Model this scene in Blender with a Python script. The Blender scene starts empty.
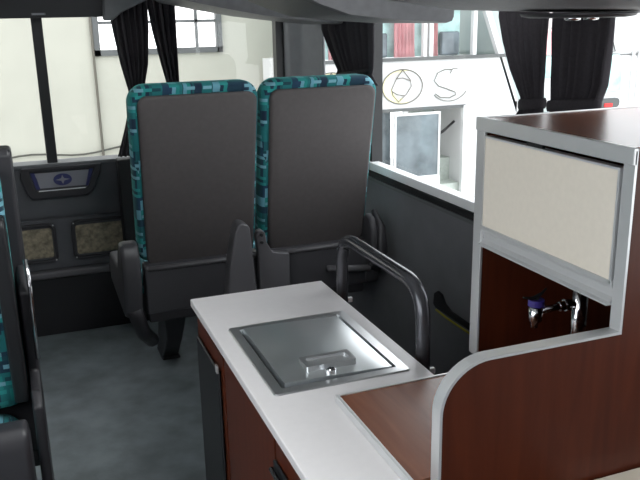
import bpy, bmesh, math, random
from mathutils import Vector, Matrix
random.seed(4)
S = bpy.context.scene
COL = S.collection
PI = math.pi

# ------------------------------------------------------------------ materials
def new_mat(name):
    m = bpy.data.materials.new(name); m.use_nodes = True
    nt = m.node_tree
    return m, nt, nt.nodes['Principled BSDF']

def plain(name, col, rough=.6, metal=0.0, spec=.5, noise=0.0, nscale=40, bump=0.0, bscale=200, coat=0.0):
    m, nt, b = new_mat(name)
    b.inputs['Base Color'].default_value = (*col, 1)
    b.inputs['Roughness'].default_value = rough
    b.inputs['Metallic'].default_value = metal
    b.inputs['Specular IOR Level'].default_value = spec
    b.inputs['Coat Weight'].default_value = coat
    tc = nt.nodes.new('ShaderNodeTexCoord')
    if noise:
        n = nt.nodes.new('ShaderNodeTexNoise'); n.inputs['Scale'].default_value = nscale; n.inputs['Detail'].default_value = 5
        nt.links.new(tc.outputs['Object'], n.inputs['Vector'])
        r = nt.nodes.new('ShaderNodeValToRGB')
        r.color_ramp.elements[0].position = .3; r.color_ramp.elements[1].position = .7
        r.color_ramp.elements[0].color = (*[c * (1 - noise) for c in col], 1)
        r.color_ramp.elements[1].color = (*[min(1, c * (1 + noise)) for c in col], 1)
        nt.links.new(n.outputs['Fac'], r.inputs['Fac']); nt.links.new(r.outputs['Color'], b.inputs['Base Color'])
    if bump:
        n2 = nt.nodes.new('ShaderNodeTexNoise'); n2.inputs['Scale'].default_value = bscale; n2.inputs['Detail'].default_value = 3
        nt.links.new(tc.outputs['Object'], n2.inputs['Vector'])
        bp = nt.nodes.new('ShaderNodeBump'); bp.inputs['Strength'].default_value = bump; bp.inputs['Distance'].default_value = .002
        nt.links.new(n2.outputs['Fac'], bp.inputs['Height']); nt.links.new(bp.outputs['Normal'], b.inputs['Normal'])
    return m

def wood(name, c1, c2, rough=.35, scale=(3, 3, 26), spec=.5):
    m, nt, b = new_mat(name)
    tc = nt.nodes.new('ShaderNodeTexCoord'); mp = nt.nodes.new('ShaderNodeMapping')
    mp.inputs['Scale'].default_value = scale
    n = nt.nodes.new('ShaderNodeTexNoise'); n.inputs['Scale'].default_value = 1.6; n.inputs['Detail'].default_value = 8
    n.inputs['Distortion'].default_value = .5
    r = nt.nodes.new('ShaderNodeValToRGB')
    r.color_ramp.elements[0].position = .3; r.color_ramp.elements[1].position = .72
    r.color_ramp.elements[0].color = (*c1, 1); r.color_ramp.elements[1].color = (*c2, 1)
    nt.links.new(tc.outputs['Object'], mp.inputs['Vector']); nt.links.new(mp.outputs['Vector'], n.inputs['Vector'])
    nt.links.new(n.outputs['Fac'], r.inputs['Fac']); nt.links.new(r.outputs['Color'], b.inputs['Base Color'])
    b.inputs['Roughness'].default_value = rough; b.inputs['Specular IOR Level'].default_value = spec
    return m

def seat_fabric():
    m, nt, b = new_mat('teal_block_fabric')
    L = nt.links.new
    tc = nt.nodes.new('ShaderNodeTexCoord')
    def layer(scale, off):
        mp = nt.nodes.new('ShaderNodeMapping'); mp.inputs['Scale'].default_value = scale; mp.inputs['Location'].default_value = off
        fl = nt.nodes.new('ShaderNodeVectorMath'); fl.operation = 'FLOOR'
        w = nt.nodes.new('ShaderNodeTexWhiteNoise'); w.noise_dimensions = '3D'
        L(tc.outputs['Object'], mp.inputs['Vector']); L(mp.outputs['Vector'], fl.inputs[0]); L(fl.outputs['Vector'], w.inputs['Vector'])
        return w
    def ramp(stops, src):
        r = nt.nodes.new('ShaderNodeValToRGB'); r.color_ramp.interpolation = 'CONSTANT'; el = r.color_ramp.elements
        el[0].position = 0; el[0].color = (*stops[0][1], 1); el[1].position = stops[1][0]; el[1].color = (*stops[1][1], 1)
        for p, cc in stops[2:]:
            e = el.new(p); e.color = (*cc, 1)
        L(src, r.inputs['Fac']); return r
    def over(a, bcol, src, th):
        g = nt.nodes.new('ShaderNodeMath'); g.operation = 'GREATER_THAN'; g.inputs[1].default_value = th; L(src, g.inputs[0])
        mx = nt.nodes.new('ShaderNodeMix'); mx.data_type = 'RGBA'
        L(g.outputs[0], mx.inputs['Factor']); L(a, mx.inputs['A']); L(bcol, mx.inputs['B']); return mx.outputs['Result']
    base = layer((28, 9, 17), (.3, .4, .2)); tall = layer((75, 9, 26), (5.3, 1.4, .7)); wide = layer((33, 9, 85), (2.1, 3.4, .1))
    c0 = ramp([(0, (.006, .030, .060)), (.38, (.008, .095, .11)), (.68, (.010, .15, .16)), (.88, (.01, .04, .09))], base.outputs['Value'])
    c1 = ramp([(0, (.012, .22, .21)), (.45, (.13, .33, .42)), (.7, (.006, .02, .05))], tall.outputs['Value'])
    c2 = ramp([(0, (.02, .26, .25)), (.4, (.16, .36, .44)), (.7, (.006, .05, .07))], wide.outputs['Value'])
    def chan(w, k):
        sp = nt.nodes.new('ShaderNodeSeparateColor'); L(w.outputs['Color'], sp.inputs['Color']); return sp.outputs[k]
    x = over(c0.outputs['Color'], c1.outputs['Color'], chan(tall, 'Green'), .68)
    x = over(x, c2.outputs['Color'], chan(wide, 'Blue'), .76)
    L(x, b.inputs['Base Color'])
    b.inputs['Roughness'].default_value = .9
    b.inputs['Sheen Weight'].default_value = .3; b.inputs['Sheen Tint'].default_value = (.2, .7, .65, 1)
    return m

def glass_mat(name, tint=(1, 1, 1), refl=.022, rough=.02):
    m = bpy.data.materials.new(name); m.use_nodes = True
    nt = m.node_tree; nt.nodes.clear()
    o = nt.nodes.new('ShaderNodeOutputMaterial'); t = nt.nodes.new('ShaderNodeBsdfTransparent'); g = nt.nodes.new('ShaderNodeBsdfGlossy')
    t.inputs['Color'].default_value = (*tint, 1); g.inputs['Roughness'].default_value = rough
    mx = nt.nodes.new('ShaderNodeMixShader'); mx.inputs[0].default_value = refl
    nt.links.new(t.outputs[0], mx.inputs[1]); nt.links.new(g.outputs[0], mx.inputs[2]); nt.links.new(mx.outputs[0], o.inputs['Surface'])
    return m

def emit(name, col, s):
    m, nt, b = new_mat(name)
    b.inputs['Base Color'].default_value = (*col, 1)
    b.inputs['Emission Color'].default_value = (*col, 1); b.inputs['Emission Strength'].default_value = s
    return m

def steel(name, col, rough, aniso=.0, streak=True):
    m, nt, b = new_mat(name)
    b.inputs['Base Color'].default_value = (*col, 1); b.inputs['Metallic'].default_value = 1
    b.inputs['Roughness'].default_value = rough; b.inputs['Anisotropic'].default_value = aniso
    if streak:
        tc = nt.nodes.new('ShaderNodeTexCoord'); w = nt.nodes.new('ShaderNodeTexNoise'); w.inputs['Scale'].default_value = 9
        w.inputs['Detail'].default_value = 4; w.inputs['Distortion'].default_value = 1.2
        mr = nt.nodes.new('ShaderNodeMapRange'); mr.inputs['To Min'].default_value = rough * .8; mr.inputs['To Max'].default_value = rough * 1.35
        nt.links.new(tc.outputs['Object'], w.inputs['Vector']); nt.links.new(w.outputs['Fac'], mr.inputs['Value'])
        nt.links.new(mr.outputs['Result'], b.inputs['Roughness'])
    return m

M = dict(
    floor=plain('vinyl_floor', (.15, .175, .185), .55, noise=.32, nscale=7, bump=.3, bscale=60),
    trim=plain('dark_grey_trim', (.075, .077, .086), .55, noise=.1, nscale=12, bump=.25, bscale=400),
    wallgrey=plain('grey_wall_lining', (.17, .172, .185), .5, noise=.08, nscale=9, bump=.2, bscale=300),
    black=plain('black_plastic', (.012, .012, .014), .45),
    rubber=plain('black_rubber', (.01, .01, .011), .7),
    header=plain('dark_header', (.022, .022, .025), .6),
    ceil=plain('ceiling_lining', (.80, .80, .79), .85),
    rack=plain('rack_grey', (.105, .105, .112), .5, noise=.12, nscale=30, bump=.3, bscale=500),
    rackdark=plain('rack_dark_grey', (.045, .044, .048), .5, bump=.3, bscale=500),
    pillar=plain('pillar_grey', (.13, .135, .14), .55, noise=.08, nscale=20),
    sill=plain('window_sill_white', (.92, .93, .93), .35),
    seatback=plain('seat_back_vinyl', (.070, .062, .062), .75, noise=.06, nscale=60, bump=.3, bscale=600),
    plast=plain('seat_grey_plastic', (.10, .097, .104), .45, bump=.15, bscale=300),
    plastd=plain('seat_dark_plastic', (.026, .025, .029), .45),
    plastm=plain('seat_mid_plastic', (.055, .054, .060), .45),
    fabric=seat_fabric(),
    curtain=plain('charcoal_curtain', (.030, .026, .031), .9, noise=.15, nscale=120, bump=.3, bscale=500),
    cream=plain('cream_board', (.82, .755, .655), .45, noise=.02, nscale=80),
    white=plain('white_worktop', (.72, .695, .70), .32, noise=.015, nscale=60),
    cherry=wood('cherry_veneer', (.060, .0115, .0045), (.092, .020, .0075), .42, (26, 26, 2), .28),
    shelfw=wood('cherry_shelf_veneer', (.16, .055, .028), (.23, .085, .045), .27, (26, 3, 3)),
    alu=plain('satin_aluminium', (.70, .705, .71), .38, metal=.55),
    ss=steel('stainless_steel', (.88, .92, .93), .32),
    ssr=steel('stainless_rim', (.70, .71, .72), .3),
    chrome=steel('chrome', (.75, .75, .77), .12, streak=False),
    purple=plain('purple_plastic', (.05, .035, .22), .35),
    rail=plain('rail_charcoal', (.10, .10, .112), .2, metal=.6),
    yellow=plain('yellow_stripe', (.42, .36, .03), .5),
    glass=glass_mat('clear_glass'),
    extwall=plain('cream_render', (.40, .395, .34), .9, noise=.05, nscale=2.5),
    extwin=plain('grey_window_frame', (.09, .095, .095), .6),
    paneglow=emit('glowing_window_pane', (1, 1, 1), 1.3),  # building window pane: brightness put into the material as emission
    buswhite=plain('white_paint', (.60, .60, .60), .4),
    busglass=plain('teal_tinted_glass', (.42, .62, .60), .12, noise=.35, nscale=5),
    busglassd=plain('grey_blue_glass', (.13, .155, .17), .12, noise=.5, nscale=4),
    pink=plain('pink_curtain', (.85, .48, .50), .8, noise=.1, nscale=6),
    concrete=plain('concrete_ground', (.62, .62, .60), .9, noise=.08, nscale=2),
    line=plain('dark_outline_paint', (.12, .11, .09), .6),
    creamfill=plain('pale_yellow_paint', (.75, .72, .45), .6),
    mesh=plain('tan_woven_panel', (.24, .205, .145), .8, noise=.5, nscale=45, bump=.5, bscale=100),
    emb=plain('silver_grey_plate', (.26, .26, .29), .4, metal=.1),
    blue=plain('navy_emblem', (.035, .04, .14), .5),
    red=plain('red_lamp', (.6, .03, .03), .3),
    green=plain('dark_green_laminate', (.10, .115, .095), .4),
    beige=plain('beige_trim', (.62, .56, .46), .45),
    wire=plain('black_cable', (.06, .06, .05), .7),
)

# ------------------------------------------------------------------ geometry helpers
def setp(o, label=None, cat=None, group=None, kind=None):
    if label: o['label'] = label
    if cat: o['category'] = cat
    if group: o['group'] = group
    if kind: o['kind'] = kind
    return o

def empty(name, loc, label, cat, group=None):
    o = bpy.data.objects.new(name, None); COL.objects.link(o); o.location = loc; o.empty_display_size = .05
    return setp(o, label, cat, group)

def obj(name, bm, mat, parent=None, smooth=False, bevel=0.0, seg=2):
    bmesh.ops.recalc_face_normals(bm, faces=bm.faces)
    me = bpy.data.meshes.new(name); bm.to_mesh(me); bm.free()
    o = bpy.data.objects.new(name, me); COL.objects.link(o)
    mats = mat if isinstance(mat, (list, tuple)) else [mat]
    for m in mats: me.materials.append(m)
    if parent is not None:
        o.parent = parent
        off = Vector((0, 0, 0)); p = parent
        while p is not None: off += p.location; p = p.parent
        me.transform(Matrix.Translation(-off))      # geometry is given in world coordinates
    else:
        vs = [v.co for v in me.vertices]
        lo = Vector([min(v[i] for v in vs) for i in range(3)]); hi = Vector([max(v[i] for v in vs) for i in range(3)])
        c = Vector(((lo.x + hi.x) / 2, (lo.y + hi.y) / 2, lo.z))
        me.transform(Matrix.Translation(-c)); o.location = c
    if smooth:
        for p in me.polygons: p.use_smooth = True
    if bevel:
        b = o.modifiers.new('b', 'BEVEL'); b.width = bevel; b.segments = seg; b.limit_method = 'ANGLE'; b.angle_limit = math.radians(40)
        for p in me.polygons: p.use_smooth = True
        w = o.modifiers.new('wn', 'WEIGHTED_NORMAL'); w.keep_sharp = True
    return o

def B(*boxes):
    bm = bmesh.new()
    for b in boxes: box(bm, *b)
    return bm

def box(bm, x0, x1, y0, y1, z0, z1):
    v = [bm.verts.new((x, y, z)) for x in (x0, x1) for y in (y0, y1) for z in (z0, z1)]
    for f in ((0, 1, 3, 2), (4, 6, 7, 5), (0, 4, 5, 1), (2, 3, 7, 6), (0, 2, 6, 4), (1, 5, 7, 3)):
        bm.faces.new([v[i] for i in f])
    return v

def loft(bm, loops, cap=True):
    rings = [[bm.verts.new(p) for p in L] for L in loops]
    n = len(rings[0])
    for a, b in zip(rings, rings[1:]):
        for i in range(n):
            bm.faces.new((a[i], a[(i + 1) % n], b[(i + 1) % n], b[i]))
    if cap:
        bm.faces.new(rings[0]); bm.faces.new(rings[-1][::-1])

def prism_y(bm, pts, y0, y1):       # pts (x, z)
    loft(bm, [[(x, y0, z) for x, z in pts], [(x, y1, z) for x, z in pts]])
def prism_x(bm, pts, x0, x1):       # pts (y, z)
    loft(bm, [[(x0, y, z) for y, z in pts], [(x1, y, z) for y, z in pts]])

def rrect(x0, x1, z0, z1, r, n=6):  # rounded rectangle; r one radius or (bl, br, tr, tl)
    if not isinstance(r, (tuple, list)): r = (r,) * 4
    out = []
    for (cx, cz, rr, a0) in ((x0 + r[0], z0 + r[0], r[0], PI), (x1 - r[1], z0 + r[1], r[1], 1.5 * PI),
                             (x1 - r[2], z1 - r[2], r[2], 0), (x0 + r[3], z1 - r[3], r[3], .5 * PI)):
        for i in range(n + 1):
            a = a0 + i / n * PI / 2
            out.append((cx + rr * math.cos(a), cz + rr * math.sin(a)))
    return out

def tube(bm, pts, r, n=10, cap=True):
    pts = [Vector(p) for p in pts]
    loops = []; up = None
    for i, p in enumerate(pts):
        t = (pts[min(i + 1, len(pts) - 1)] - pts[max(i - 1, 0)]).normalized()
        if up is None:
            up = t.orthogonal().normalized()
        up = (up - t * up.dot(t)).normalized()
        s = t.cross(up)
        rr = r[i] if isinstance(r, (list, tuple)) else r
        loops.append([p + (up * math.cos(k / n * 2 * PI) + s * math.sin(k / n * 2 * PI)) * rr for k in range(n)])
    loft(bm, loops, cap)

def round_path(pts, r, n=8):
    pts = [Vector(p) for p in pts]; out = [pts[0]]
    for a, b, c in zip(pts, pts[1:], pts[2:]):
        u = (a - b).normalized(); v = (c - b).normalized()
        p0 = b + u * r; p1 = b + v * r
        for i in range(n + 1):
            t = i / n
            out.append(p0 * (1 - t) ** 2 + b * 2 * t * (1 - t) + p1 * t * t)
    out.append(pts[-1]); return out

def ring_frame(bm, outer, inner, y0, y1):     # flat ring between two equal length outlines (x, z)
    n = len(outer)
    A = [[bm.verts.new((x, y, z)) for x, z in P] for y in (y0, y1) for P in (outer, inner)]
    o0, i0, o1, i1 = A
    for k in range(n):
        j = (k + 1) % n
        bm.faces.new((o0[k], o0[j], i0[j], i0[k])); bm.faces.new((o1[k], i1[k], i1[j], o1[j]))
        bm.faces.new((o0[k], o1[k], o1[j], o0[j])); bm.faces.new((i0[k], i0[j], i1[j], i1[k]))

# ------------------------------------------------------------------ the setting
XL, XR, YN, YF, ZC = -1.12, 1.40, -1.6, 3.86, 2.12
SILL, WTOP = .855, 1.74
def struct(name, bm, mat, parent=None, **k):
    o = obj(name, bm, mat, parent, **k)
    if parent is None: o['kind'] = 'structure'
    return o

struct('floor', B((XL - .08, XR + .08, YN, YF + .08, -.06, 0)), M['floor'])
struct('ceiling', B((XL - .08, .38, YN, YF + .1, ZC, ZC + .05), (.92, XR + .08, YN, YF + .1, ZC, ZC + .05),
                    (.38, .92, YN, .55, ZC, ZC + .05), (.38, .92, 1.45, YF + .1, ZC, ZC + .05)), M['ceil'])
# side walls with long window openings
struct('wall_right', B((XR, XR + .07, YN, YF + .08, 0, .845), (XR, XR + .07, YN, YF + .08, WTOP, ZC),
                       (XR, XR + .07, YN, -.9, .845, WTOP)), M['wallgrey'])
struct('wall_left', B((XL - .07, XL, YN, YF + .08, 0, .60), (XL - .07, XL, YN, YF + .08, 1.95, ZC),
                      (XL - .07, XL, YN, -1.3, .60, 1.95), (XL - .07, XL, 1.55, YF + .08, .60, 1.95)), M['wallgrey'])
struct('wall_back', B((XL, XR, YN - .06, YN, 0, ZC)), M['wallgrey'])
# front wall below the window: upper panel, lower panel, ledge, dark recess
wf = struct('wall_front', B((XL, XR, YF, YF + .08, 0, SILL), (XL, XR, YF - .015, YF, .60, SILL - .012), (XL, XR, YF - .012, YF, .34, .585)), M['trim'])
struct('trim_1', B((XL, XR, YF - .035, YF + .085, SILL - .012, SILL + .004)), M['pillar'], bevel=.003).name = 'trim_1'
struct('trim_2', B((XL, .42, YF - .05, YF, .298, .335)), M['plast'], bevel=.01)
struct('trim_3', B((XL, XR, YF - .02, YF, 0, .29)), M['black'])
struct('wall_header', B((XL, .40, YF - .10, YF + .08, 1.517, ZC), (.40, XR, YF - .02, YF + .08, 2.0, ZC)), M['header'])
# front window: frame, mullion, pane
w1 = struct('window_1', B((XL, XL + .05, YF + .01, YF + .05, SILL, 1.64), (1.235, 1.275, YF - .005, YF + .05, SILL, 2.0)), M['black'])
w1['label'] = 'front window beyond the seats, with a black mullion'; 
obj('mullion', B((.083, .13, YF - .01, YF + .05, SILL, 1.53)), M['black'], w1, bevel=.004)
obj('pane', B((XL + .05, .40, YF + .03, YF + .034, SILL, 1.517), (.40, 1.235, YF + .03, YF + .034, SILL, 2.0)), M['glass'], w1)
# right window
w2 = struct('window_2', B((XR + .005, XR + .05, YN + .7, YF, .845, .858), (XR + .005, XR + .05, YN + .7, YF, WTOP - .012, WTOP),
                          (XR + .0, XR + .05, 1.795, 1.835, .858, WTOP), (XR - .0, XR + .05, 3.055, 3.11, .858, WTOP)), M['black'])
obj('pane', B((XR + .03, XR + .034, YN + .7, YF, .858, WTOP - .012)), M['glass'], w2)
w3 = struct('window_3', B((XL - .05, XL - .02, -1.3, 1.55, .60, .62), (XL - .05, XL - .02, -1.3, 1.55, 1.93, 1.95)), M['black'])
obj('pane', B((XL - .04, XL - .036, -1.3, 1.55, .62, 1.93)), M['glass'], w3)
# sill along the right window: white ledge above a black gasket
struct('trim_4', B((XR - .012, XR + .035, -.9, 3.70, .85, .886)), M['sill'], bevel=.004)
struct('trim_5', B((XR - .016, XR, -.9, 3.70, .826, .848)), M['rubber'])
struct('trim_6', B((XR - .014, XR, -.9, 3.70, .808, .822)), M['pillar'])
# corner pillar
bm = bmesh.new()
prism = [(1.275, 3.84), (1.29, 3.80), (1.33, 3.77), (1.345, 3.745), (1.395, 3.66), (1.40, 3.63), (1.415, 3.63), (1.46, 3.94), (1.275, 3.94)]
loft(bm, [[(x, y, .845) for x, y in prism], [(x, y, 2.0) for x, y in prism]])
struct('trim_7', bm, M['pillar'], smooth=False, bevel=.008)
# dark wall box under the curtains of the front window
struct('trim_8', B((.395, .47, YF - .10, YF - .015, 0, .862)), M['rubber'], bevel=.01)
# slanted grey bracket at the top left of the curtains
bm = bmesh.new()
prism_y(bm, [(.385, 1.50), (.425, 1.50), (.47, 1.535), (.56, 1.575), (.62, 1.60), (.62, 1.66), (.40, 1.70)], YF - .16, YF - .11)
struct('trim_9', bm, M['pillar'], bevel=.01)

# front wall fittings
t = empty('emblem_panel', (.135, YF - .015, .70), 'dark recessed panel with a blue star emblem under the front window', 'wall panel')
outer = [(-.035, .845), (.325, .845), (.318, .80), (.275, .715), (.245, .695), (.0, .695), (-.02, .715), (-.045, .80)]
inner = [(.0, .825), (.285, .825), (.28, .80), (.255, .738), (.24, .73), (.028, .73), (.018, .738), (.002, .80)]
bm = bmesh.new(); ring_frame(bm, outer, inner, YF - .045, YF - .015); obj('bezel', bm, M['plastd'], t, bevel=.005)
bm = bmesh.new(); prism_y(bm, [(.012, .815), (.276, .815), (.27, .79), (.245, .742), (.036, .742), (.028, .79)], YF - .024, YF - .017); obj('plate', bm, M['emb'], t)
bm = bmesh.new(); prism_y(bm, [(-.0, .82), (.018, .82), (.038, .74), (.02, .74)], YF - .03, YF - .024); obj('side_stripe', bm, M['blue'], t)
bm = bmesh.new(); prism_y(bm, [(.268, .82), (.285, .82), (.262, .74), (.244, .74)], YF - .03, YF - .024); obj('side_stripe', bm, M['blue'], t)
bm = bmesh.new()
el = lambda a, b, n=28: [(.142 + a * math.cos(i / n * 2 * PI), .779 + b * math.sin(i / n * 2 * PI)) for i in range(n)]
prism_y(bm, el(.042, .028), YF - .030, YF - .024); obj('emblem_disc', bm, M['blue'], t)
bm = bmesh.new(); st = [(.142 + (.032 if k % 2 == 0 else .010) * math.cos(k * PI / 4), .779 + (.022 if k % 2 == 0 else .008) * math.sin(k * PI / 4)) for k in range(8)]
prism_y(bm, st, YF - .033, YF - .030); obj('star_emblem', bm, M['emb'], t)
obj('light_strip', B((.03, .25, YF - .036, YF - .028, .727, .733)), M['sill'], t)
def vent(x0, x1, label):
    t = empty('speaker_panel', ((x0 + x1) / 2, YF - .012, .37), label, 'wall panel', 'woven panels in the lower front wall')
    bm = bmesh.new(); ring_frame(bm, rrect(x0, x1, .375, .572, .035), rrect(x0 + .014, x1 - .014, .389, .558, .028), YF - .03, YF - .012)
    obj('frame', bm, M['plastd'], t, bevel=.003)
    bm = bmesh.new(); prism_y(bm, rrect(x0 + .02, x1 - .02, .40, .545, .012), YF - .019, YF - .0125); obj('woven_insert', bm, M['mesh'], t)
    for x in (x0 + .012, x1 - .012):
        for z in (.388, .560):
            bm = bmesh.new(); tube(bm, [(x, YF - .033, z), (x, YF - .028, z)], .004, 8); obj('screw', bm, M['alu'], t)
vent(-.16, .085, 'tan woven wall panel in dark frame, left of the two under the star emblem')
vent(.155, .44, 'tan woven wall panel in dark frame, right of the two, next to the seat')
t = empty('marker_lamp', (.115, YF - .11, 1.53), 'tiny dark lamp on the black header above the front window', 'lamp')
obj('housing', B((.085, .145, YF - .112, YF - .10, 1.528, 1.538)), M['pillar'], t, bevel=.002)
obj('lens', B((.09, .14, YF - .116, YF - .112, 1.530, 1.536)), M['emb'], t)

# ------------------------------------------------------------------ overhead racks (hang by the right wall)
def rack(name, y0, y1, prof, mat, label, grp='overhead rack sections above the right window'):
    t = empty(name, (1.15, y0, 1.5), label, 'luggage rack', grp)
    bm = bmesh.new(); prism_y(bm, prof, y0 + .02, y1); obj('body', bm, mat, t, bevel=.008)
    cx = sum(p[0] for p in prof) / len(prof); cz = sum(p[1] for p in prof) / len(prof)
    bm = bmesh.new()
    ins = [(cx + (x - cx) * .97, cz + (z - cz) * .97) for x, z in prof]
    loft(bm, [[(x, y0, z) for x, z in ins], [(x, y0 + .02, z) for x, z in prof]])
    obj('end_cap', bm, M['rack'] if mat is M['rackdark'] else M['rack'], t)
    return t
Y = 3.2
r1 = rack('luggage_rack', Y, 3.70, [(.46, 1.68), (.50, 1.645), (.634, 1.573), (.794, 1.54), (.969, 1.508), (1.135, 1.487), (1.31, 1.466), (1.335, 1.470), (1.342, 1.485), (1.345, 1.60), (1.399, 1.61), (1.399, 1.68)], M['rackdark'],
     'farthest grey overhead rack section, over the teal seats', )
r2 = rack('luggage_rack', 2.2, 2.75, [(.56, 1.66), (.62, 1.62), (.843, 1.532), (.935, 1.502), (1.10, 1.484), (1.27, 1.472), (1.288, 1.477), (1.294, 1.49), (1.296, 1.56), (1.399, 1.60), (1.399, 1.66)], M['rackdark'],
     'middle dark overhead rack section with a rounded end, over the right window')
r3 = rack('luggage_rack', .2, 1.62, [(.54, 1.72), (.55, 1.66), (.62, 1.58), (.753, 1.535), (.94, 1.508), (1.12, 1.502), (1.28, 1.496), (1.335, 1.493), (1.345, 1.60), (1.399, 1.61), (1.399, 1.72)], M['rack'],
     'nearest light grey overhead rack section, above the cream cabinet door')
t = empty('reading_light', (1.12, 1.45, 1.49), 'dark oval reading light console under the nearest overhead rack', 'reading lamp')
def oval(cx, cy, a, b, z, n=28): return [(cx + a * math.cos(i / n * 2 * PI), cy + b * math.sin(i / n * 2 * PI), z) for i in range(n)]
bm = bmesh.new(); loft(bm, [oval(1.13, 1.42, .10, .15, 1.4975), oval(1.13, 1.42, .095, .145, 1.490), oval(1.13, 1.42, .08, .12, 1.487)]); obj('console', bm, M['plastd'], t, smooth=True)
for cx, cy in ((1.09, 1.38), (1.17, 1.42)):
    bm = bmesh.new(); loft(bm, [oval(cx, cy, .018, .018, 1.489, 16), oval(cx, cy, .016, .016, 1.483, 16), oval(cx, cy, .01, .01, 1.481, 16)])
    obj('nozzle', bm, M['chrome'], t, smooth=True)

# roof hatch + lamp
t = empty('roof_hatch', (.65, 1.0, ZC), 'translucent roof hatch with frame in the ceiling above the counter', 'roof hatch')
bm = bmesh.new()
for b_ in ((.34, .38, .51, 1.49, ZC - .02, ZC + .06), (.92, .96, .51, 1.49, ZC - .02, ZC + .06), (.38, .92, .51, .55, ZC - .02, ZC + .06), (.38, .92, 1.45, 1.49, ZC - .02, ZC + .06)): box(bm, *b_)
obj('frame', bm, M['plast'], t)
obj('dome', B((.38, .92, .55, 1.45, ZC + .05, ZC + .056)), M['glass'], t)

# ------------------------------------------------------------------ curtains
def curtain(name, p0, p1, rows, label, folds=6, amp=.014, grp=None):
    """rows: (z, a0, a1, ampscale) where a is the fraction along p0->p1 horizontally"""
    P0, P1 = Vector(p0), Vector(p1); d = P1 - P0; nrm = Vector((-d.y, d.x)).normalized() if True else None
    t = empty(name, ((P0.x + P1.x) / 2, (P0.y + P1.y) / 2, rows[-1][0]), label, 'curtain', grp)
    n = 60; bm = bmesh.new()
    dense = []
    for (za, a0, a1, s0), (zb, b0, b1, s1) in zip(rows, rows[1:]):
        for k in range(6):
            u = k / 6; dense.append((za + (zb - za) * u, a0 + (b0 - a0) * u, a1 + (b1 - a1) * u, s0 + (s1 - s0) * u))
    dense.append(rows[-1])
    grids = []
    for side in (0, .004):
        g = []
        for z, a0, a1, s in dense:
            row = []
            for i in range(n + 1):
                u = i / n; a = a0 + (a1 - a0) * u
                w = (math.sin(u * folds * 2 * PI) + .35 * math.sin(u * folds * 4.6 * PI + 1)) * amp * s
                q = P0 + d * a + nrm * (w + side)
                row.append(bm.verts.new((q.x, q.y, z)))
            g.append(row)
        grids.append(g)
    for g in grids:
        for r0, r1 in zip(g, g[1:]):
            for i in range(n): bm.faces.new((r0[i], r0[i + 1], r1[i + 1], r1[i]))
    a, b = grids
    for k in range(len(dense) - 1):
        for i in (0, n): bm.faces.new((a[k][i], a[k + 1][i], b[k + 1][i], b[k][i]))
    for k in (0, -1):
        for i in range(n): bm.faces.new((a[k][i], a[k][i + 1], b[k][i + 1], b[k][i]))
    obj('cloth', bm, M['curtain'], t, smooth=True)
    return t, P0, d, nrm
def tieback(t, P0, d, nrm, z, a0, a1, h=.03):
    bm = bmesh.new(); q0 = P0 + d * (a0 - .02); q1 = P0 + d * (a1 + .02); c = (q0 + q1) / 2; L = (q1 - q0).length / 2
    u = d.normalized()
    def loop(zz, e): return [((c + u * (L + e) * math.cos(k / 20 * 2 * PI) + nrm * (.026 + e) * math.sin(k / 20 * 2 * PI)).x, (c + u * (L + e) * math.cos(k / 20 * 2 * PI) + nrm * (.026 + e) * math.sin(k / 20 * 2 * PI)).y, zz + .12 * L * math.cos(k / 20 * 2 * PI)) for k in range(20)]
    loft(bm, [loop(z - h / 2, 0), loop(z - h / 4, .003), loop(z + h / 4, .003), loop(z + h / 2, 0)])
    obj('tieback', bm, M['curtain'], t, smooth=True)

yc = 3.77
c = curtain('window_curtain', (.415, yc), (.595, yc), [(1.60, .0, 1.0, 1), (1.45, .08, .98, 1), (1.30, .20, .90, .8), (1.18, .34, .74, .5), (1.12, .34, .72, .5), (1.0, .15, .66, .8), (.875, -.08, .60, 1)],
            'dark curtain tied narrow at the front window, beside the left teal seat')
tieback(*c, 1.165, .36, .72)
c = curtain('window_curtain', (.595, yc), (.722, yc), [(1.60, -.05, 1.0, 1), (1.45, .10, .99, 1), (1.30, .33, .98, .8), (1.20, .50, .97, .6), (1.05, .42, .95, .8), (.875, .25, .98, 1)],
            'narrow dark curtain at the front window ending behind the left teal seat', folds=4)
xc = 1.365
# right curtains run along y (far to near)
c = curtain('window_curtain', (xc, 3.55), (xc, 2.96), [(1.595, -.02, 1.0, 1), (1.44, .0, 1.0, 1), (1.36, .14, 1.0, .9), (1.29, .28, .99, .8), (1.265, .33, .97, .7), (1.24, .30, 1.03, .9), (1.225, .26, 1.08, 1.0)],
            'short dark curtain with ragged hem at the right window behind the right teal seat', folds=8, amp=.016)
tieback(*c, 1.262, .36, .95, .015)
c = curtain('window_curtain', (xc, 2.075), (xc, 1.830), [(1.595, .0, 1.0, 1), (1.488, .0, 1.0, 1), (1.42, .12, .99, 1), (1.34, .30, .99, .8), (1.265, .56, .98, .7), (1.24, .60, .98, .7), (1.20, .45, 1.0, .9), (1.0, .40, 1.0, 1), (.90, .40, 1.0, 1)],
            'tapering dark curtain at the right window, left of the two above the cabinet', folds=6, amp=.012, grp=None)
tieback(*c, 1.248, .60, .98)
c = curtain('window_curtain', (xc, 1.815), (xc, 1.575), [(1.595, .0, 1.0, .5), (1.488, .0, 1.0, .5), (1.44, .0, 1.0, .6), (1.38, .02, .99, .9), (1.32, .03, .97, .9), (1.27, .05, .88, .8), (1.24, .05, .88, .8), (1.1, .05, .96, 1), (.90, .05, .96, 1)],
            'wide dark gathered curtain at the right window, right of the two above the cabinet', folds=7, amp=.012)
tieback(*c, 1.262, .06, .88)

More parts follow.
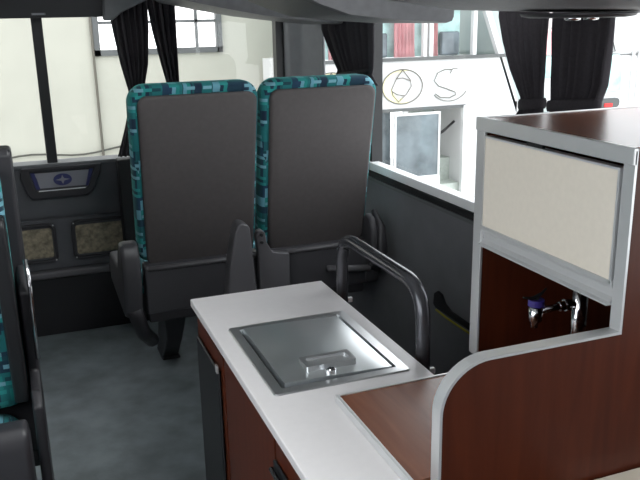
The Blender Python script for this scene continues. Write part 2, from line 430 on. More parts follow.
# ------------------------------------------------------------------ seats
def smooth_prof(x0, x1, z0, z1, inset, taper=0.0):
    r = .06
    pts = rrect(x0 + inset, x1 - inset, z0 + inset, z1 - inset, (.04, .04, max(r - inset * .4, .02), max(r - inset * .4, .02)), 7)
    return pts

def make_seat(xc, label, w):
    y0 = 2.775; z1 = 1.285; z0 = .60
    t = empty('coach_seat', (xc, 3.1, 0), label, 'seat', 'pair of teal coach seats seen from behind')
    shear = lambda z: (z1 - z) * .19 - .02 * math.sin((z1 - z) / .67 * PI)
    def L(y, inset, zt=0):
        out = []
        for x, z in smooth_prof(xc - w, xc + w, z0, z1 + zt, inset):
            f = (z - z0) / (z1 - z0)
            k = 1 - .05 * max(0, .55 - f) - .02 * max(0, f - .9) * 4
            xx = xc + (x - xc) * k
            zz = z + .006 * math.sin(f * PI / 2) * (abs(xx - xc) / w) ** 2 * (-1 if f > .9 else 0)
            out.append((xx, y + shear(z), zz))
        return out
    bm = bmesh.new()
    loft(bm, [L(y0 + .012, .030), L(y0 + .002, .018), L(y0 + .008, .006), L(y0 + .03, 0), L(y0 + .085, 0), L(y0 + .12, .010), L(y0 + .14, .035), L(y0 + .145, .07)])
    obj('backrest_cushion', bm, M['fabric'], t, smooth=True)
    def P(y, i):
        out = []
        for x, z in rrect(xc - w + .027 + i, xc + w - .014 - i, z0 - .012 + i, z1 - .042 - i, .035, 6):
            f = (z - z0) / (z1 - z0); k = 1 - .05 * max(0, .55 - f)
            out.append((xc + (x - xc) * k, y + shear(z), z))
        return out
    # panel needs intermediate height rows to follow the curved back
    bm = bmesh.new()
    loft(bm, [P(y0 + .02, 0), P(y0 - .004, .0), P(y0 - .009, .005), P(y0 - .011, .012)])
    o = obj('back_panel', bm, M['seatback'], t, smooth=True)
    # seat cushion
    bm = bmesh.new()
    def C(z, i): return [(x, y, z) for x, y in rrect(xc - w + .01 + i, xc + w - .01 - i, 2.93 + i, 3.40 - i, .05, 6)]
    loft(bm, [C(.45, .02), C(.46, .0), C(.51, 0), C(.53, .012), C(.54, .04)])
    obj('seat_cushion', bm, M['fabric'], t, smooth=True)
    obj('seat_pan', B((xc - w + .02, xc + w - .02, 2.88, 3.37, .36, .45)), M['plastd'], t, bevel=.01)
    # grey cross panel under the back
    bm = bmesh.new()
    pr = [(2.870, .60), (2.862, .585), (2.866, .47), (2.875, .40), (2.94, .38), (2.94, .60)]
    prism_x(bm, pr, xc - w + .015, xc + w - .0)
    obj('lower_shroud', bm, M['plastm'], t, bevel=.01)
    bm = bmesh.new(); tube(bm, [(xc - w + .03, 2.862, .588), (xc + w - .02, 2.862, .588)], .010, 10); obj('shroud_rim', bm, M['plast'], t, smooth=True)
    return t
def side_bracket(t, x0, x1, ztop):
    bm = bmesh.new()
    prism_x(bm, [(2.86, .40), (2.80, .55), (2.80, ztop - .05), (2.83, ztop), (2.88, ztop + .01), (2.93, ztop - .04), (2.98, .58), (3.28, .56), (3.32, .52), (3.30, .42)], x0, x1)
    return obj('side_bracket', bm, M['plastm'], t, bevel=.018, seg=3)
def pedestal(t, x):
    bm = bmesh.new()
    loft(bm, [[(x - .05, 3.02, .36), (x + .05, 3.02, .36), (x + .05, 3.28, .36), (x - .05, 3.28, .36)],
              [(x - .035, 3.12, .18), (x + .035, 3.12, .18), (x + .035, 3.34, .18), (x - .035, 3.34, .18)],
              [(x - .03, 3.32, .02), (x + .045, 3.32, .02), (x + .045, 3.46, .02), (x - .03, 3.46, .02)],
              [(x - .035, 3.31, .0), (x + .055, 3.31, .0), (x + .055, 3.47, .0), (x - .035, 3.47, .0)]])
    return obj('leg', bm, M['plastd'], t, bevel=.008)

sA = make_seat(.586, 'left teal patterned coach seat of the pair, grey back towards the counter', .237)
sB = make_seat(1.068, 'right teal patterned coach seat of the pair, next to the window wall', .234)
side_bracket(sA, .275, .345, .70); pedestal(sA, .50)
bm = bmesh.new(); tube(bm, round_path([(.31, 2.86, .44), (.35, 2.95, .30), (.40, 3.10, .20)], .04), .03, 12); obj('strut', bm, M['plastd'], sA, smooth=True)
# upright folded armrest
bm = bmesh.new()
y = 2.70
def arm(i): return [(2.68 + i, .40), (2.69 + i, .62), (2.71 + i, .725 - i), (2.73 + i, .74 - i), (2.765 - i, .735 - i), (2.79 - i, .70), (2.83 - i, .40)]
pts0 = [(.635, .40), (.655, .60), (.682, .735), (.693, .765), (.710, .772), (.734, .762), (.742, .745), (.764, .40)]
bm = bmesh.new(); prism_y(bm, pts0, 2.70, 2.775)
obj('armrest', bm, M['plast'], sA, bevel=.012, seg=3)
# hinge with lug holes, right seat's left side
bm = bmesh.new()
prism_y(bm, [(.80, .42), (.80, .62), (.792, .68), (.80, .70), (.818, .705), (.832, .69), (.838, .65), (.86, .61), (.93, .595), (.93, .42)], 2.815, 2.85)
obj('hinge_bracket', bm, M['plast'], sB, bevel=.006)
for z in (.685, .655):
    bm = bmesh.new(); tube(bm, [(.815, 2.806, z), (.815, 2.816, z)], .006, 10); obj('bolt', bm, M['rubber'], sB)
side_bracket(sB, 1.283, 1.345, .70); pedestal(sB, .98)
bm = bmesh.new(); tube(bm, [(1.10, 2.84, .50), (1.36, 2.84, .47)], .014, 10); obj('wall_brace', bm, M['plast'], sB, smooth=True)
# brace arm standing up at the window side
bm = bmesh.new(); tube(bm, [(1.30, 2.80, .48), (1.325, 2.79, .56), (1.325, 2.80, .66), (1.318, 2.86, .72)], [.022, .024, .018, .012], 10); obj('recline_arm', bm, M['plastd'], sB, smooth=True)

# facing seat at the left edge
t = empty('coach_seat', (-.27, 2.0, 0), 'teal coach seat with dark side shell, cut by the left edge of the photo', 'seat')
ye = lambda z: 2.12 - (z - .45) * .07
def side_loop(x, e=0):
    return [(x, y_, z) for y_, z in [(1.96 + e, .42), (2.10 + e, .50), (2.075 + e, .80), (2.05 + e, 1.10), (2.045 + e, 1.185 - e), (2.06 + e, 1.20 - e), (2.13 - e, 1.20 - e), (2.15 - e, 1.18 - e), (2.19 - e, .8), (2.22 - e, .35), (2.0 + e, .35)]]
bm = bmesh.new(); loft(bm, [side_loop(-.52), side_loop(-.045), side_loop(-.038, .006)]); obj('shell', bm, M['plastd'], t, bevel=.006)
bm = bmesh.new()
def Cc(yo, i): return [(x, yo - (z - .5) * .05, z) for x, z in rrect(-.50 + i, -.070 - i, .52 + i, 1.15 - i, (.05, .05, .02, .05), 6)]
loft(bm, [Cc(2.11, 0), Cc(2.04, 0), Cc(2.015, .012), Cc(2.005, .04)]); obj('backrest_cushion', bm, M['fabric'], t, smooth=True)
bm = bmesh.new()
def Sc(z, i): return [(x, y_, z) for x, y_ in rrect(-.50 + i, -.10 - i, 1.62 + i, 2.08 - i, .05, 6)]
loft(bm, [Sc(.38, 0), Sc(.47, 0), Sc(.49, .012), Sc(.50, .04)]); obj('seat_cushion', bm, M['fabric'], t, smooth=True)
# aisle side shell, stepping down towards the floor
bm = bmesh.new()
prism_x(bm, [(2.0, .84), (2.02, .62), (1.97, .595), (1.94, .60), (1.90, .57), (1.87, .30), (1.90, .24), (2.0, .22), (2.12, .24), (2.16, .50), (2.14, .9), (2.07, .90)], -.062, -.036)
obj('side_shield', bm, M['plastd'], t, bevel=.008)
bm = bmesh.new(); tube(bm, [(-.036, 2.0, .93), (-.033, 1.985, .86), (-.035, 1.99, .78), (-.036, 2.0, .66)], .006, 8); obj('chrome_trim', bm, M['chrome'], t, smooth=True)
bm = bmesh.new(); prism_x(bm, [(1.60, .46), (1.60, .632), (1.61, .655), (1.63, .662), (1.93, .66), (1.94, .63), (1.94, .60), (1.66, .59), (1.66, .46)], -.50, -.072)
bm.free()
bm = bmesh.new(); prism_x(bm, [(1.63, .10), (1.63, .60), (1.64, .638), (1.66, .65), (1.70, .65), (1.73, .62), (1.76, .60), (1.76, .10)], -.46, -.068)
o = obj('armrest', bm, M['plastd'], t, bevel=.014, seg=3)
obj('leg', B((-.36, -.26, 1.80, 2.05, 0, .38)), M['plastd'], t, bevel=.01)
bm = bmesh.new(); prism_x(bm, [(1.90, 1.0), (1.90, 1.045), (1.915, 1.06), (1.96, 1.06), (2.03, 1.0), (2.06, .55), (1.98, .55)], -.105, -.070); obj('upright_armrest', bm, M['black'], t, bevel=.008)

# ------------------------------------------------------------------ counter
t = empty('galley_counter', (.58, 1.4, 0), 'low cherry wood galley cabinet with black fridge door under the white worktop', 'cabinet')
obj('carcass', B((.40, .765, .988, 2.015, .0, .728), (.765, .93, .988, 1.335, 0, .728)), M['cherry'], t)
bm = B((.388, .40, 1.725, 2.012, .045, .70)); obj('fridge_frame', bm, M['cherry'], t, bevel=.002)
d = obj('fridge_door', B((.378, .388, 1.745, 1.992, .06, .655)), M['black'], t, bevel=.006)
obj('hinge', B((.374, .3785, 1.735, 1.75, .655, .675)), M['alu'], d)
d = obj('cabinet_door', B((.388, .40, 1.31, 1.71, .05, .715)), M['cherry'], t, bevel=.002)
d = obj('drawer', B((.388, .40, .995, 1.30, .05, .715)), M['cherry'], t, bevel=.002)
obj('handle', B((.380, .389, 1.03, 1.30, .60, .665)), M['black'], d, bevel=.004)
bm = bmesh.new(); tube(bm, [(.374, 1.06, .650), (.374, 1.29, .650)], .005, 8); obj('handle_bar', bm, M['rail'], t, smooth=True)

bm = bmesh.new()
# worktop with a hole for the icebox
hx0, hx1, hy0, hy1 = .432, .716, 1.405, 1.762
xs = [.376, hx0, hx1, .768, .93]; ys = [.988, 1.345, hy0, hy1, 2.035]
keep = lambda i, j: not (i == 1 and j == 2) and not (i == 3 and j >= 1)
V = {}
for z in (.728, .75):
    for i, x in enumerate(xs):
        for j, yy in enumerate(ys): V[i, j, z] = bm.verts.new((x, yy, z))
for i in range(4):
    for j in range(4):
        if not keep(i, j): continue
        for z in (.728, .75): bm.faces.new([V[i, j, z], V[i + 1, j, z], V[i + 1, j + 1, z], V[i, j + 1, z]])
        for (a, b, di, dj) in (((i, j), (i + 1, j), 0, -1), ((i, j + 1), (i + 1, j + 1), 0, 1), ((i, j), (i, j + 1), -1, 0), ((i + 1, j), (i + 1, j + 1), 1, 0)):
            ni, nj = i + di, j + dj
            if not (0 <= ni < 4 and 0 <= nj < 4 and keep(ni, nj)):
                bm.faces.new([V[a[0], a[1], .728], V[b[0], b[1], .728], V[b[0], b[1], .75], V[a[0], a[1], .75]])
bmesh.ops.remove_doubles(bm, verts=[v for v in bm.verts if not v.link_faces], dist=0)
for v in [v for v in bm.verts if not v.link_faces]: bm.verts.remove(v)
setp(obj('worktop', bm, M['white'], bevel=.003), 'white laminate worktop lying on the galley cabinet around the steel lid', 'worktop')

# icebox
t = empty('icebox', (.574, 1.58, .75), 'stainless steel icebox with brushed lid set into the white worktop', 'icebox')
bm = bmesh.new()
def rr(x0, x1, y0, y1, r, z): return [(x, y_, z) for x, y_ in rrect(x0, x1, y0, y1, r, 4)]
def ringloft(bm, loops):
    loft(bm, loops, cap=False)
    n = len(loops[0])
ringloft(bm, [rr(.417, .731, 1.388, 1.778, .008, .7502), rr(.419, .729, 1.390, 1.776, .008, .7535), rr(.440, .706, 1.410, 1.752, .006, .7545), rr(.442, .704, 1.412, 1.750, .005, .745), rr(.444, .702, 1.414, 1.748, .005, .735)])
obj('rim', bm, M['ssr'], t)
bm = bmesh.new(); N = 24; G = {}
for i in range(N + 1):
    for j in range(N + 1):
        u, v = i / N * 2 - 1, j / N * 2 - 1
        G[i, j] = bm.verts.new((.573 + .125 * u, 1.581 + .163 * v, .7575 + .0095 * (1 - u * u) * (1 - v * v * .9) - .0035 * u))
for i in range(N):
    for j in range(N): bm.faces.new((G[i, j], G[i + 1, j], G[i + 1, j + 1], G[i, j + 1]))
rim_v = [G[i, 0] for i in range(N)] + [G[N, j] for j in range(N)] + [G[i, N] for i in range(N, 0, -1)] + [G[0, j] for j in range(N, 0, -1)]
low = [bm.verts.new((q.co.x, q.co.y, .7425)) for q in rim_v]
for k in range(len(low)): bm.faces.new((rim_v[k], low[k], low[(k + 1) % len(low)], rim_v[(k + 1) % len(low)]))
bm.faces.new(low)
lid = obj('lid', bm, M['ss'], t, smooth=True)
lid.data.set_sharp_from_angle(angle=math.radians(30))
obj('gasket', B((.442, .705, 1.412, 1.751, .732, .742)), M['rubber'], t)
bm = bmesh.new(); ring_frame_pts_o = rr(.509, .626, 1.447, 1.502, .004, .757); 
def flatring(bm, O, I, z0, z1):
    n = len(O)
    a = [bm.verts.new((p[0], p[1], z0)) for p in O]; b = [bm.verts.new((p[0], p[1], z1)) for p in O]
    c_ = [bm.verts.new((p[0], p[1], z1)) for p in I]; d_ = [bm.verts.new((p[0], p[1], z0)) for p in I]
    for k in range(n):
        j = (k + 1) % n
        for A, Bb in ((a, b), (b, c_), (c_, d_), (d_, a)): bm.faces.new((A[k], A[j], Bb[j], Bb[k]))
flatring(bm, rr(.509, .626, 1.447, 1.502, .004, 0), rr(.521, .614, 1.459, 1.490, .003, 0), .760, .7735)
hd = obj('handle', bm, M['ssr'], t)
obj('handle_recess', B((.521, .614, 1.459, 1.490, .760, .7675)), M['ssr'], hd)
bm = bmesh.new(); loft(bm, [oval(.558, 1.430, .0115, .009, .7565, 20), oval(.558, 1.430, .0115, .009, .768, 20), oval(.558, 1.430, .008, .006, .770, 20)])
lk = obj('lock', bm, M['chrome'], t, smooth=False)
obj('keyhole', B((.556, .560, 1.425, 1.436, .770, .7706)), M['rubber'], lk)

# raised wooden shelf board with aluminium edge
t = empty('wooden_board', (.72, 1.05, .75), 'cherry wood board with silver edging lying on the near end of the white worktop', 'board')
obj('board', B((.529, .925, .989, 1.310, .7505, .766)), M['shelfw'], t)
obj('edging', B((.522, .529, .989, 1.317, .7505, .7685), (.529, .925, 1.310, 1.317, .7505, .7685)), M['alu'], t, bevel=.0015)

# ------------------------------------------------------------------ cherry hutch
X0 = .90
t = empty('galley_hutch', (1.1, 1.2, 0), 'tall cherry galley cabinet with silver edging and open niche by the window', 'cabinet')
yp0, yp1 = .965, .985
arc = [(.648 + .085 * math.cos(a), .887 + .085 * math.sin(a)) for a in [PI - i / 12 * PI / 2 for i in range(13)]]
prof = [(.563, 0)] + arc + [(.905, .972), (.905, 1.285), (1.36, 1.285), (1.36, 0)]
bm = bmesh.new(); prism_y(bm, prof, yp0, yp1); obj('side_panel', bm, M['cherry'], t)
# edging strip following the panel outline
path = [(.563, .0)] + arc + [(.9055, .972), (.9055, 1.285)]
def strip(bm, path, th, ya, yb):
    P = [Vector(p) for p in path]; off = []
    for i, p in enumerate(P):
        tt = []
        if i > 0: tt.append((p - P[i - 1]).normalized())
        if i < len(P) - 1: tt.append((P[i + 1] - p).normalized())
        n_ = sum((Vector((-q.y, q.x)) for q in tt), Vector((0, 0))).normalized()
        n_ /= max(.5, n_.dot(Vector((-tt[0].y, tt[0].x))))
        off.append(p + n_ * th)
    loops = [[(a.x, ya, a.y), (a.x, yb, a.y), (b.x, yb, b.y), (b.x, ya, b.y)] for a, b in zip(P, off)]
    loft(bm, loops)
bm = bmesh.new(); strip(bm, path, .005, yp0 - .003, yp1 + .002); obj('edging', bm, M['alu'], t)
obj('far_panel', B((X0 + .004, 1.36, 1.395, 1.422, .752, 1.262)), M['cherry'], t)
obj('far_edging', B((X0 - .003, X0 + .004, 1.393, 1.424, .752, 1.262)), M['alu'], t, bevel=.0015)
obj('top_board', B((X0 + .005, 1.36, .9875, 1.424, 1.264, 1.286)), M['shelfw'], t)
obj('top_edging', B((X0 - .004, X0 + .005, .962, 1.427, 1.262, 1.290), (X0 + .005, 1.36, 1.4235, 1.427, 1.264, 1.2885)), M['alu'], t, bevel=.0015)
obj('back_panel', B((1.33, 1.345, .9875, 1.394, .0, 1.262)), M['cherry'], t)
obj('niche_floor', B((.932, 1.329, .9875, 1.394, .74, .755)), M['cherry'], t)
obj('base', B((.935, 1.329, .9875, 1.40, 0, .74)), M['cherry'], t)
obj('niche_lining', B((1.318, 1.33, .9875, 1.394, .756, 1.0)), M['black'], t)
d = obj('flap_door', B((X0 - .002, X0 + .012, 0.994, 1.390, 1.060, 1.250)), M['cream'], t, bevel=.001)
obj('door_frame', B((X0 - .004, X0 + .013, 0.990, 0.994, 1.056, 1.254), (X0 - .004, X0 + .013, 1.390, 1.393, 1.056, 1.254), (X0 - .004, X0 + .013, 0.994, 1.39, 1.250, 1.254)), M['alu'], d)
bm = bmesh.new()
rp = [(X0 - .004, 1.060), (X0 - .004, 1.052), (X0 + .003, 1.044), (X0 + .004, 1.030), (X0 - .002, 1.022), (X0 - .010, 1.020), (X0 - .010, 1.017), (X0 + .012, 1.016), (X0 + .016, 1.060)]
loft(bm, [[(x, 0.988, z) for x, z in rp], [(x, 1.393, z) for x, z in rp]]); obj('finger_rail', bm, M['alu'], d, smooth=False)
obj('hinge', B((X0 - .001, X0 + .006, 1.20, 1.25, 1.254, 1.261)), M['rubber'], d)

# near ledge
t = empty('side_ledge', (1.1, .85, 0), 'dark green side ledge with beige trim below the cherry panel at bottom right', 'ledge')
obj('ledge_top', B((.86, 1.36, .62, .925, .64, .684)), M['green'], t)
obj('ledge_trim', B((.845, 1.36, .925, .9605, .64, .701)), M['beige'], t, bevel=.003)
obj('ledge_base', B((.88, 1.36, .64, .92, 0, .64)), M['cherry'], t)

# water tap in the niche
t = empty('water_tap', (1.02, 1.22, .755), 'chrome water tap with purple ring and lever inside the cherry niche', 'tap')
bm = bmesh.new(); tube(bm, [(1.03, 1.22, .755), (1.03, 1.22, .995)], .017, 20); obj('post', bm, M['chrome'], t, smooth=True)
bm = bmesh.new(); tube(bm, [(1.03, 1.22, .922), (.99, 1.22, .922), (.926, 1.22, .918)], [.010, .008, .008], 12); obj('arm', bm, M['chrome'], t, smooth=True)
bm = bmesh.new(); tube(bm, [(1.0, 1.22, .922), (.992, 1.22, .922)], .013, 12); tube(bm, [(.99, 1.22, .922), (.978, 1.22, .921)], .011, 6); obj('nut', bm, M['chrome'], t)
bm = bmesh.new(); tube(bm, [(.920, 1.22, .885), (.920, 1.22, .895), (.922, 1.22, .900), (.922, 1.22, .932)], [.007, .008, .014, .0145], 18); obj('valve_body', bm, M['chrome'], t, smooth=True)
bm = bmesh.new(); tube(bm, [(.922, 1.22, .932), (.922, 1.22, .945)], .0165, 20); obj('ring', bm, M['purple'], t)
bm = bmesh.new(); tube(bm, [(.922, 1.22, .945), (.922, 1.22, .950)], .006, 10)
tube(bm, [(.880, 1.205, .960), (.905, 1.214, .951), (.922, 1.22, .949), (.94, 1.226, .954), (.953, 1.231, .960)], [.002, .003, .005, .003, .002], 10); obj('lever', bm, M['rubber'], t, smooth=True)
bm = bmesh.new(); tube(bm, [(.972, 1.22, 1.0), (.972, 1.22, .985), (.972, 1.22, .978), (.972, 1.22, .974)], [.014, .014, .010, .003], 14)
setp(obj('niche_lamp', bm, M['sill'], smooth=True), 'small white round lamp under the flap inside the cherry niche', 'lamp')
bpy.data.objects['niche_lamp'].location.z += .02

# ------------------------------------------------------------------ guard rail
xr = .803
t = empty('guard_rail', (xr, 1.72, 0), 'charcoal tubular guard rail with bent corners on the far side of the counter', 'rail')
bm = bmesh.new()
tube(bm, round_path([(xr, 1.97, 0), (xr, 1.955, .905), (xr, 1.475, .905), (xr, 1.45, 0)], .085, 10), .0175, 16); obj('tube', bm, M['rail'], t, smooth=True)
for a, b, z in ((1.952, 1.962, .70), (1.462, 1.472, .69)): obj('clip', B((xr + .012, xr + .030, a, b, z, z + .015)), M['sill'], t, bevel=.002)
for a in (1.93, 1.41): obj('foot_plate', B((xr - .03, xr + .03, a, a + .07, 0, .006)), M['rail'], t)

# yellow stripe and dark recess on right wall, floor level side box
t = empty('step_light', (1.385, 2.36, .40), 'dark rounded wall fitting with a yellow strip low on the right wall', 'wall fitting')
bm = bmesh.new(); prism_x(bm, [(2.47, .43), (2.465, .475), (2.44, .492), (2.41, .488), (2.385, .46), (2.34, .445), (2.10, .440), (2.10, .42), (2.45, .42)], 1.388, 1.3995); obj('housing', bm, M['rubber'], t, bevel=.004)
bm = bmesh.new(); tube(bm, [(1.386, 2.44, .417), (1.386, 2.36, .412), (1.386, 2.10, .413)], .004, 8); obj('yellow_strip', bm, M['yellow'], t, smooth=True)

# ------------------------------------------------------------------ outside
GZ = -1.05
struct('ground', B((-12, 22, -10, 18, GZ - .1, GZ)), M['concrete'])
# cream building beyond the front window
yb = 8.0
t = empty('building', (0, yb, GZ), 'cream rendered building wall beyond the front window', 'building')
wx0, wx1, wz0, wz1 = .72, 1.985, 1.17, 2.05
obj('wall', B((-8, wx0, yb, yb + .3, GZ, 4.5), (wx1, 2.75, yb, yb + .3, GZ, 4.5), (wx0, wx1, yb, yb + .3, GZ, wz0), (wx0, wx1, yb, yb + .3, wz1, 4.5)), M['extwall'], t)
bm = bmesh.new(); fr = .055
for b_ in ((wx0, wx1, wz0, wz0 + fr), (wx0, wx1, wz1 - fr, wz1), (wx0, wx0 + fr, wz0, wz1), (wx1 - fr, wx1, wz0, wz1)): box(bm, b_[0], b_[1], yb - .03, yb + .06, b_[2], b_[3])
for i in range(1, 5): 
    x = wx0 + (wx1 - wx0) * i / 5; box(bm, x - .014, x + .014, yb, yb + .04, wz0, wz1)
for z in (wz0 + .31, wz0 + .58): box(bm, wx0, wx1, yb, yb + .04, z - .014, z + .014)
w = obj('window', bm, M['extwin'], t)
obj('pane', B((wx0, wx1, yb + .05, yb + .055, wz0, wz1)), M['paneglow'], w)
bm = bmesh.new(); tube(bm, [(.71, yb - .03, GZ), (.70, yb - .03, 4.4)], .012, 8); obj('drain_pipe', bm, M['line'], t, smooth=True)
bm = bmesh.new(); tube(bm, [(x, yb - .03, .215 + .05 * math.cos(x * 3.1) ** 2 + .03 * x) for x in [-2 + i * .12 for i in range(36)]], .010, 6); setp(obj('cable', bm, M['wire'], smooth=True), 'thin black cable sagging across the cream building wall', 'cable')

# white bus seen through the right window, broadside
yb = 6.5
t = empty('parked_bus', (3.0, yb, GZ), 'white parked bus with ringed letters and pink curtains outside the right window', 'bus')
bm = bmesh.new()
xl = 2.35
# body built around the openings
prism_y(bm, [(xl, .665), (4.52, .665), (4.34, 1.10), (xl, 1.10)], yb, yb + 1.3)
side = [(xl, 3.01, -.45, .0), (3.70, 3.945, -.45, -.25), (3.945, 4.54, -.45, .665), (3.01, 3.70, -.45, -.0), (xl, 4.3, 2.0, 2.3)]
for x0, x1, z0, z1 in side: box(bm, x0, x1, yb, yb + 1.3, z0, z1)
obj('body', bm, M['buswhite'], t)
bm = bmesh.new(); box(bm, xl, 4.40, yb - .02, yb + .01, 1.095, 1.125); box(bm, xl, 3.95, yb - .02, yb + .01, .640, .668); obj('side_rail', bm, M['extwin'], t)
obj('upper_pane', B((xl, 4.02, yb + .25, yb + .27, 1.12, 2.0)), M['busglass'], t)
for x0, x1 in ((2.75, 2.80), (3.50, 3.535), (3.56, 3.60), (4.02, 4.06)):
    obj('window_post', B((x0, x1, yb, yb + .05, 1.12, 2.0)), M['buswhite'], t)
for xa, xb in ((3.27, 3.48), (2.62, 2.74), (3.62, 3.72)):
    bm = bmesh.new(); n = 24; g = []
    for z in (1.12, 1.25, 2.0):
        k = 1.0 if z < 1.2 else 1.0
        g.append([bm.verts.new((xa + (xb - xa) * i / n + (.05 * (1.3 - z) if z < 1.3 else 0) * (i / n), yb + .15 + .018 * math.sin(i * 1.6), z)) for i in range(n + 1)])
    for r0, r1 in zip(g, g[1:]):
        for i in range(n): bm.faces.new((r0[i], r0[i + 1], r1[i + 1], r1[i]))
    ret = bmesh.ops.solidify(bm, geom=bm.faces[:], thickness=.006)
    obj('pink_curtain', bm, M['pink'], t, smooth=True)
for xa, xb in ((3.05, 3.22), (3.78, 3.98)): obj('inner_seat', B((xa, xb, yb + .17, yb + .24, 1.12, 1.34)), M['busglassd'], t, bevel=.02)
obj('luggage_glass', B((xl, 3.19, yb + .05, yb + .07, .0, .64)), M['busglassd'], t)
# sliding glass door panel
d = obj('door', B((3.185, 3.665, yb - .05, yb - .03, .005, .025), (3.185, 3.665, yb - .05, yb - .03, .602, .625), (3.185, 3.205, yb - .05, yb - .03, .025, .602), (3.645, 3.665, yb - .05, yb - .03, .025, .602)), M['buswhite'], t)
obj('door_pane', B((3.205, 3.645, yb - .042, yb - .037, .025, .602)), M['busglassd'], d)
# stair well
obj('stair', B((3.67, 3.945, yb + .05, yb + .5, -.45, -.10), (3.67, 3.945, yb + .25, yb + .6, -.10, .12), (3.67, 3.945, yb + .58, yb + .62, .12, .64)), plain('stair_grey', (.42, .46, .42), .6, noise=.1), t)
obj('door_post', B((3.925, 3.965, yb - .03, yb + .02, -.35, .66)), M['alu'], t)
bm = bmesh.new(); tube(bm, [(3.68, yb + .1, .36), (3.78, yb + .1, .41), (3.90, yb + .1, .50)], .013, 8); obj('grab_handle', bm, M['black'], t, smooth=True)
# slanted front with grey windscreen
bm = bmesh.new(); prism_y(bm, [(3.95, 2.0), (4.01, 2.0), (4.62, .50), (4.56, .50)], yb, yb + .06); obj('front_pillar', bm, M['buswhite'], t)
bm = bmesh.new(); prism_y(bm, [(4.02, 2.0), (4.34, 2.0), (4.98, .45), (4.64, .45)], yb + .02, yb + 1.3); obj('windscreen', bm, plain('pale_grey_glass', (.36, .42, .41), .15), t)
for b_ in ((4.55, 4.64, .62, .68), (4.57, 4.65, .54, .585)):
    bm = bmesh.new(); prism_y(bm, rrect(b_[0], b_[1], b_[2], b_[3], .012, 4), yb - .05, yb - .001); obj('sticker', bm, M['buswhite'], t)
    bm = bmesh.new(); prism_y(bm, rrect(b_[0] + .015, b_[1] - .015, b_[2] + .014, b_[3] - .014, .008, 4), yb - .054, yb - .05); obj('sticker_mark', bm, M['extwin'], t)
# ringed letters
def ring(bm, cx, cz, a, b, r, a0=0, a1=2 * PI, n=40, yy=None):
    tube(bm, [(cx + a * math.cos(a0 + (a1 - a0) * i / n), (yy or yb - .012), cz + b * math.sin(a0 + (a1 - a0) * i / n)) for i in range(n + 1)], r, 6)
for cx in (3.282, 2.58):
    cz = .865
    bm = bmesh.new(); ring(bm, cx, cz, .205, .155, .005)
    tube(bm, [(cx + x, yb - .012, cz + z) for x, z in ((0, .15), (-.06, .08), (-.11, -.02), (-.10, -.07), (-.04, -.135), (.04, -.07), (.09, 0), (.08, .06), (0, .15))], .004, 6)
    tube(bm, [(cx + x, yb - .012, cz + z) for x, z in ((-.06, .075), (0, .08), (.045, .065), (.08, .05))], .004, 6)
    tube(bm, [(cx + x, yb - .012, cz + z) for x, z in ((-.11, -.035), (-.05, -.07), (.02, -.08))], .004, 6)
    e = obj('letter_o', bm, M['line'], t)
    bm = bmesh.new(); A_ = [PI * .45 + i / 24 * PI * 1.15 for i in range(25)]
    loft(bm, [[(cx + .20 * math.cos(a), yb - .008, cz + .15 * math.sin(a)), (cx + .20 * math.cos(a), yb - .001, cz + .15 * math.sin(a)),
               (cx + .04 + .158 * math.cos(a), yb - .001, cz + .015 + .125 * math.sin(a)), (cx + .04 + .158 * math.cos(a), yb - .008, cz + .015 + .125 * math.sin(a))] for a in A_])
    obj('crescent', bm, M['creamfill'], e)
cx, cz = 3.775, .865
bm = bmesh.new()
S_ = [(.02, .135), (-.05, .14), (-.13, .11), (-.165, .04), (-.12, -.01), (-.03, -.04), (.06, -.075), (.07, -.10), (0, -.125), (-.10, -.115), (-.15, -.08)]
tube(bm, [(cx + x, yb - .012, cz + z) for x, z in S_], .005, 6)
ring(bm, cx, cz, .20, .155, .004, PI * 1.2, PI * 1.85)
tube(bm, [(cx + x, yb - .012, cz + z) for x, z in ((.0, .10), (.03, .145), (.08, .14))], .004, 6)
obj('letter_s', bm, plain('faded_outline_paint', (.14, .14, .12), .6), t)

# further vehicles at right
yv = 8.2
t = empty('parked_van', (8.4, yv, GZ), 'white parked van far outside behind the wide gathered curtain', 'van')
bm = bmesh.new()
for x0, x1, z0, z1 in ((6.6, 12.5, -.6, .95), (6.9, 12.5, .95, 2.6)): box(bm, x0, x1, yv, yv + 2, z0, z1)
obj('body', bm, M['buswhite'], t, bevel=.05)
bm = bmesh.new(); prism_y(bm, [(6.80, .50), (7.29, .50), (7.27, .90), (7.22, .96), (7.02, .96)], yv - .03, yv - .005); obj('side_window', bm, M['busglass'], t)
bm = bmesh.new(); prism_y(bm, rrect(6.92, 7.28, .29, .41, .05, 4), yv - .04, yv - .005); h = obj('headlamp', bm, M['extwin'], t)
bm = bmesh.new(); prism_y(bm, rrect(7.03, 7.16, .30, .35, .015, 4), yv - .055, yv - .04); obj('red_lens', bm, M['red'], h)
bm = bmesh.new(); tube(bm, [(7.06, yv - .02, 1.25), (7.16, yv - .02, 1.0), (7.0, yv - .02, 1.0)], .010, 6); obj('mirror_bracket', bm, M['extwin'], t)
bm = bmesh.new()
for i in range(22): box(bm, 7.45 + i * .10, 7.49 + i * .10, yv - .015, yv, .35, 1.0)
obj('ribs', bm, M['buswhite'], t)
obj('cab', B((6.0, 6.6, yv + .05, yv + 1.9, -.6, .70)), M['buswhite'], t, bevel=.03)
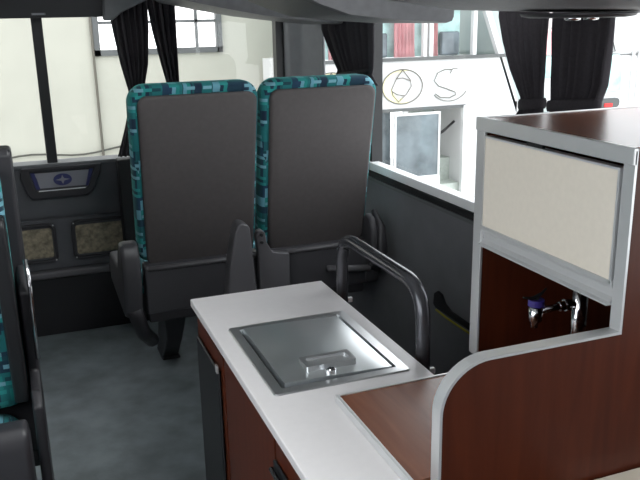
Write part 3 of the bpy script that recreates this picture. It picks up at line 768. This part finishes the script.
obj('cab_glass', B((6.1, 6.6, yv + .1, yv + 1.8, .70, .98)), M['busglass'], t)
obj('cab_roof', B((6.05, 6.6, yv + .05, yv + 1.9, .98, 1.28)), M['pink'], t, bevel=.02)
for x in (7.6, 11.3):
    bm = bmesh.new(); tube(bm, [(x, yv - .02, -.6), (x, yv + .25, -.6)], .45, 28); obj('wheel', bm, M['rubber'], t)

# ------------------------------------------------------------------ light
W = bpy.data.worlds.new('World'); S.world = W; W.use_nodes = True
nt = W.node_tree; bg = nt.nodes['Background']
bg.inputs['Color'].default_value = (.93, .97, 1.0, 1); bg.inputs['Strength'].default_value = 2.6
def area(name, loc, rot, sx, sy, power, col=(1, 1, 1)):
    l = bpy.data.lights.new(name, 'AREA'); l.shape = 'RECTANGLE'; l.size = sx; l.size_y = sy; l.energy = power; l.color = col
    o = bpy.data.objects.new(name, l); COL.objects.link(o); o.location = loc; o.rotation_euler = rot
    return o
area('roof_hatch_daylight', (.65, 1.0, ZC - .01), (0, 0, 0), .36, .66, 20, (.96, 1, 1))

# ------------------------------------------------------------------ camera
cam = bpy.data.cameras.new('Camera'); co = bpy.data.objects.new('Camera', cam); COL.objects.link(co)
cam.sensor_fit = 'HORIZONTAL'; cam.sensor_width = 36; cam.lens = 776.9 / 640 * 36; cam.clip_start = .05; cam.clip_end = 200
p, yw, r = .280213, .36018, -.0196868
cp, sp, cy, sy, cr, sr = math.cos(p), math.sin(p), math.cos(yw), math.sin(yw), math.cos(r), math.sin(r)
F = Vector((sy * cp, cy * cp, -sp)); R_ = Vector((cy, -sy, 0)); U = R_.cross(F)
RR = R_ * cr + U * sr; UU = -R_ * sr + U * cr
m = Matrix(((RR.x, UU.x, -F.x, 0), (RR.y, UU.y, -F.y, 0), (RR.z, UU.z, -F.z, 1.5), (0, 0, 0, 1)))
co.matrix_world = m
S.camera = co
S.view_settings.view_transform = 'Standard'; S.view_settings.look = 'None'; S.view_settings.gamma = 1
S.view_settings.use_curve_mapping = False; S.view_settings.exposure = 0.4
